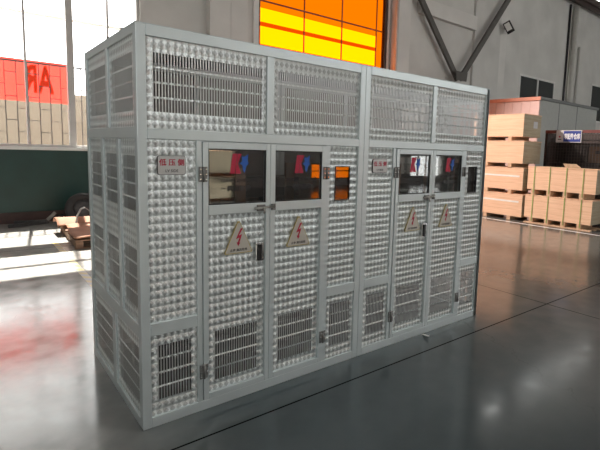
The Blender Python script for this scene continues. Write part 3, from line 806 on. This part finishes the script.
sg.box((11.2595, 3.10, 2.10), (11.262, 3.19, 2.12), 4)
tag(sg.build('store_sign'), 'blue and white parts store sign hanging on the wire cage', 'sign')
MB('cage_back').box(cr((12.62, cy0, .0)), cr((12.66, cy1, cz1 - .02))).build('back_sheet', cg)
MB('cage_back').box(cr((11.37, cy1 - .03, .02)), cr((12.6, cy1 - .01, cz1 - .05))).build('side_sheet', cg)
MB('cage_dark').box(cr((11.36, cy1 - .06, cz1 - .04)), cr((12.62, cy1, cz1 + .02))).build('side_rail', cg)
# shelving and bins in the cage
rk = thing('storage_rack', 'dark metal shelf rack standing inside the wire cage', 'rack', (12.1, 1.2, 0))
for sx in (-.35, .35):
    for sy in (-2.2, -.75, .75, 2.2): MB('cage_dark').box((sx - .025, sy - .025, 0), (sx + .025, sy + .025, 2.2)).build('upright', rk)
for zz in (.2, .85, 1.5, 2.12): MB('cage_dark').box((-.37, -2.22, zz), (.37, 2.22, zz + .03)).build('shelf', rk)
bins = [('carton', 'box_brown', 2.35, .55, 1.53, .42, 'brown carton on the rack behind the cage below the sign'), ('carton', 'box_brown', 1.60, .60, 1.53, .34, 'wider brown carton on the rack right of the sign'), ('storage_bin', 'box_orange', .96, .40, 1.53, .30, 'orange bin on the rack behind the cage at the right edge'),
        ('carton', 'box_brown', 2.55, .6, .88, .45, 'brown carton on the middle shelf behind strapped crates'), ('storage_bin', 'box_dark', 1.75, .55, .88, .4, 'dark bin on the middle shelf behind strapped crates'), ('storage_bin', 'box_dark', 3.02, .40, 1.53, .46, 'dark bin at the left end of the upper shelf in the cage')]
for nm, mt, yy, w, zz, h, lab in bins:
    b = MB(mt, 'box_dark'); b.box((11.86, yy - w / 2, zz), (12.36, yy + w / 2, zz + h), 0, .006); b.box((11.855, yy - w * .2, zz + h * .55), (11.862, yy + w * .2, zz + h * .75), 1)
    tag(b.build(nm), lab, 'box')

# prefabricated room behind the cage
pr = thing('prefabricated_room', 'pale panelled prefabricated room with a red roof edge behind the crates', 'room', (14, 6.2, 0))
def pp(p): return (p[0] - 14, p[1] - 6.2, p[2])
px0, px1, py0, py1, pz = 12.75, 16.9, 4.58, 8.0, 3.36
def solve_room(): pass
b = MB('room_pale'); y = py0
while y < py1 - .01:
    b.box(pp((px0, y + .004, 0)), pp((px0 + .06, min(y + .298, py1), pz)), 0, .003); y += .30
b.build('left_wall', pr)
for i, (a, c) in enumerate(((px0, px0 + 1.28), (px0 + 1.28, px0 + 2.55), (px0 + 2.55, px1))):
    MB('room_grey').box(pp((a + (.06 if i == 0 else .025), py0, 0)), pp((c - .025, py0 + .06, pz)), 0, .004).build('wall_panel', pr)
for xx in (px0 + 1.28, px0 + 2.55): MB('room_trim').box(pp((xx - .025, py0 + .005, 0)), pp((xx + .025, py0 + .055, pz))).build('panel_seam', pr)
MB('room_grey').box(pp((px1 - .06, py0 + .06, 0)), pp((px1, py1, pz))).build('right_wall', pr)
MB('room_trim').box(pp((px0, py0 - .04, pz)), pp((px1 + .04, py1, pz + .09)), 0, .004).build('roof', pr)
MB('room_red_trim').box(pp((px0 - .04, py0 - .04, pz - .02)), pp((px0, py1, pz + .09)), 0, .004).build('roof_edge', pr)

# ------------------------------------------------------------------ clutter by the left wall
pl = thing('wooden_pallet', 'old wooden pallet on the floor near the green wall at left', 'pallet', (1.2, 6.25, 0), -.03)
for xx in (-.56, 0, .56): MB('pallet').box((xx - .05, -.9, .02), (xx + .05, .9, .12), 0, .004).build('stringer', pl)
for k in range(8): MB('pallet').box((-.62, -.9 + k * .2425, .12), (.62, -.9 + k * .2425 + .10, .142), 0, .003).build('deck_board', pl)
for k in range(3): MB('pallet').box((-.62, -.9 + k * .85, 0), (.62, -.9 + k * .85 + .10, .02), 0, .003).build('bottom_board', pl)
def sheet(name, fn, nu, nv, th, mat, label, cat):
    mb = MB(mat); g_ = [[mb.bm.verts.new(fn(i / nu, j / nv)) for j in range(nv + 1)] for i in range(nu + 1)]
    for i in range(nu):
        for j in range(nv):
            f_ = mb.bm.faces.new((g_[i][j], g_[i + 1][j], g_[i + 1][j + 1], g_[i][j + 1])); f_.smooth = True
    o = mb.build(name); s_ = o.modifiers.new('thick', 'SOLIDIFY'); s_.thickness = th; s_.offset = 1
    return tag(o, label, cat)
sheet('cardboard_sheet', lambda u, v: (.56 + u * 1.15 - .03 * math.sin(v * 5), 5.33 + v * 1.07, .165 + .03 * math.sin(u * 2.2) * (1 - v) + .07 * v * (1 - u) + .014 * math.sin(u * 9 + v * 6)), 14, 18, .012, 'cardboard', 'flattened brown cardboard lying rumpled on the front of the old wooden pallet', 'cardboard')
sheet('cardboard_sheet', lambda u, v: (.50 + u * .62, 6.60 + v * .55, .17 + .12 * math.sin(v * 3.0) * (1 - .5 * u) + .04 * u), 10, 14, .012, 'cardboard', 'curled piece of brown cardboard at the back end of the pallet', 'cardboard')
br_ = MB('bracket_steel')
pts = [(.74, 6.50, .145), (.78, 6.50, .36), (.84, 6.50, .48), (.90, 6.50, .50), (.97, 6.50, .44), (1.05, 6.50, .30), (1.08, 6.50, .145)]
for a, b_ in zip(pts, pts[1:]): br_.bar(a, b_, .014, .09)
tag(br_.build('bent_bracket'), 'bent grey sheet steel arch standing on the pallet behind the cardboard', 'bracket')
wh = thing('wheel', 'black rubber wheel leaning against the green wall behind the pallet', 'wheel', (1.10, 7.80, 0), 0)
WM = Matrix.Translation((0, .0, .32)) @ Matrix.Rotation(-.20, 4, 'X') @ Matrix.Scale(.90, 4)
def lathe_y(mat, prof, n=36):
    mb = MB(mat); rings = [[mb.bm.verts.new(WM @ Vector((r * math.cos(2 * PI * i / n), y, r * math.sin(2 * PI * i / n)))) for i in range(n)] for r, y in prof]
    for a in range(len(prof)):
        A, B_ = rings[a], rings[(a + 1) % len(prof)]
        for i in range(n):
            f_ = mb.bm.faces.new((A[i], A[(i + 1) % n], B_[(i + 1) % n], B_[i])); f_.smooth = True
    return mb
lathe_y('rubber', [(.20, -.08), (.26, -.095), (.32, -.085), (.345, -.05), (.345, .05), (.32, .085), (.26, .095), (.20, .08)]).build('tyre', wh)
lathe_y('scrap', [(.20, -.05), (.10, -.02), (.04, -.03), (.001, -.03), (.001, .02), (.10, .02), (.20, .05)]).build('rim', wh)
sm = MB('scrap'); sm.bar((-.1, 7.95, .03), (.55, 8.1, .05), .06, .05); sm.bar((.0, 8.1, .08), (.5, 7.9, .10), .05, .04)
tag(sm.build('scrap_bars'), 'dark scrap steel bars lying at the foot of the green wall', 'scrap')
sm = MB('scrap_light'); sm.bar((.52, 8.0, .10), (.66, 8.03, .24), .06, .008)
tag(sm.build('scrap_plate'), 'small pale scrap plate tilted up by the green wall', 'scrap')
sm = MB('scrap'); sm.tube([(.76 + .06 * math.cos(t), 8.2 + .08 * math.sin(t), .03 + .012 * t) for t in [i * .5 for i in range(25)]], .02, 0, 8)
tag(sm.build('hose_coil'), 'dark coiled hose on the floor between scrap plate and wheel', 'hose')

# ------------------------------------------------------------------ the side of the hall that the door panes reflect
for i, (xx, zz, h) in enumerate(((5.0, 0, .75), (5.05, .75, .75))):
    crate('pine_crate', ('lower pine crate across the hall reflected in left door pane', 'upper pine crate across the hall reflected in left door pane')[i], xx - .55, xx + .55, -11.4, -10.2, zz, .63, .10, 'pine crates across the hall', (-11.2, -10.8, -10.4))
for xx in (13.2, 14.9):
    struct(MB('frame_white').box((xx, Y0, 0), (xx + .45, Y0 + .3, ZC)).build('trim_%d' % (10 + int(xx))))

# ------------------------------------------------------------------ light
w = bpy.data.worlds.new('sky'); scene.world = w; w.use_nodes = True
nt = w.node_tree; nt.nodes.clear()
bg = nt.nodes.new('ShaderNodeBackground'); ou = nt.nodes.new('ShaderNodeOutputWorld')
bg.inputs['Color'].default_value = (1.0, .985, .96, 1); bg.inputs['Strength'].default_value = 5.0
nt.links.new(bg.outputs[0], ou.inputs['Surface'])
sd = bpy.data.lights.new('sun', 'SUN'); sd.energy = 22; sd.angle = .012; sd.color = (1, .95, .87)
so = bpy.data.objects.new('sun', sd); C.objects.link(so)
so.rotation_euler = Vector((-.12, -1.0, -1.77)).to_track_quat('-Z', 'Y').to_euler()
so.location = (0, 20, 20)
# added floodlight, unseen, put on the pilaster to brighten the crates
ff = thing('floodlight', 'added unseen floodlight on the pilaster left of the orange window, aimed at the crates', 'lamp', (4.2, 8.1, 7.6))
MB('black').box((-.05, -.05, -.03), (.05, .18, .03)).build('bracket', ff)
MB('black').box((-.17, -.12, -.14), (.17, -.05, .14), bev=.01).build('housing', ff)
sl = bpy.data.lights.new('added_flood', 'SPOT'); sl.energy = 5200; sl.spot_size = math.radians(50); sl.spot_blend = .5; sl.shadow_soft_size = .15; sl.color = (1, .88, .80)
fo_ = bpy.data.objects.new('added_flood', sl); C.objects.link(fo_); fo_.location = (4.2, 7.9, 7.5)
fo_.rotation_euler = (Vector((10.6, 3.0, 1.2)) - fo_.location).to_track_quat('-Z', 'Y').to_euler()
def portal(loc, d, sx, sy):
    l = bpy.data.lights.new('sky_portal', 'AREA'); l.shape = 'RECTANGLE'; l.size = sx; l.size_y = sy; l.cycles.is_portal = True
    o = bpy.data.objects.new('sky_portal', l); C.objects.link(o); o.location = loc
    o.rotation_euler = Vector(d).to_track_quat('-Z', 'Z' if abs(d[2]) < .5 else 'Y').to_euler()
for q in [W1, W1U] + LEFTW + CLER: portal(((q[0] + q[1]) / 2, Y1 + .31, (q[2] + q[3]) / 2), (0, -1, 0), q[1] - q[0], q[3] - q[2])
for q in FRW: portal(((q[0] + q[1]) / 2, Y0 - .31, (q[2] + q[3]) / 2), (0, 1, 0), q[1] - q[0], q[3] - q[2])
for q in SKY: portal(((q[0] + q[1]) / 2, (q[2] + q[3]) / 2, ZC + .21), (0, 0, -1), q[1] - q[0], q[3] - q[2])

vs = scene.view_settings
vs.view_transform = 'Standard'; vs.look = 'None'; vs.exposure = 0.12; vs.gamma = 1.0; vs.use_curve_mapping = False
scene.cycles.max_bounces = 8; scene.cycles.diffuse_bounces = 4; scene.cycles.glossy_bounces = 5; scene.cycles.transparent_max_bounces = 12
scene.cycles.sample_clamp_indirect = 8.0
scene.cycles.use_denoising = True
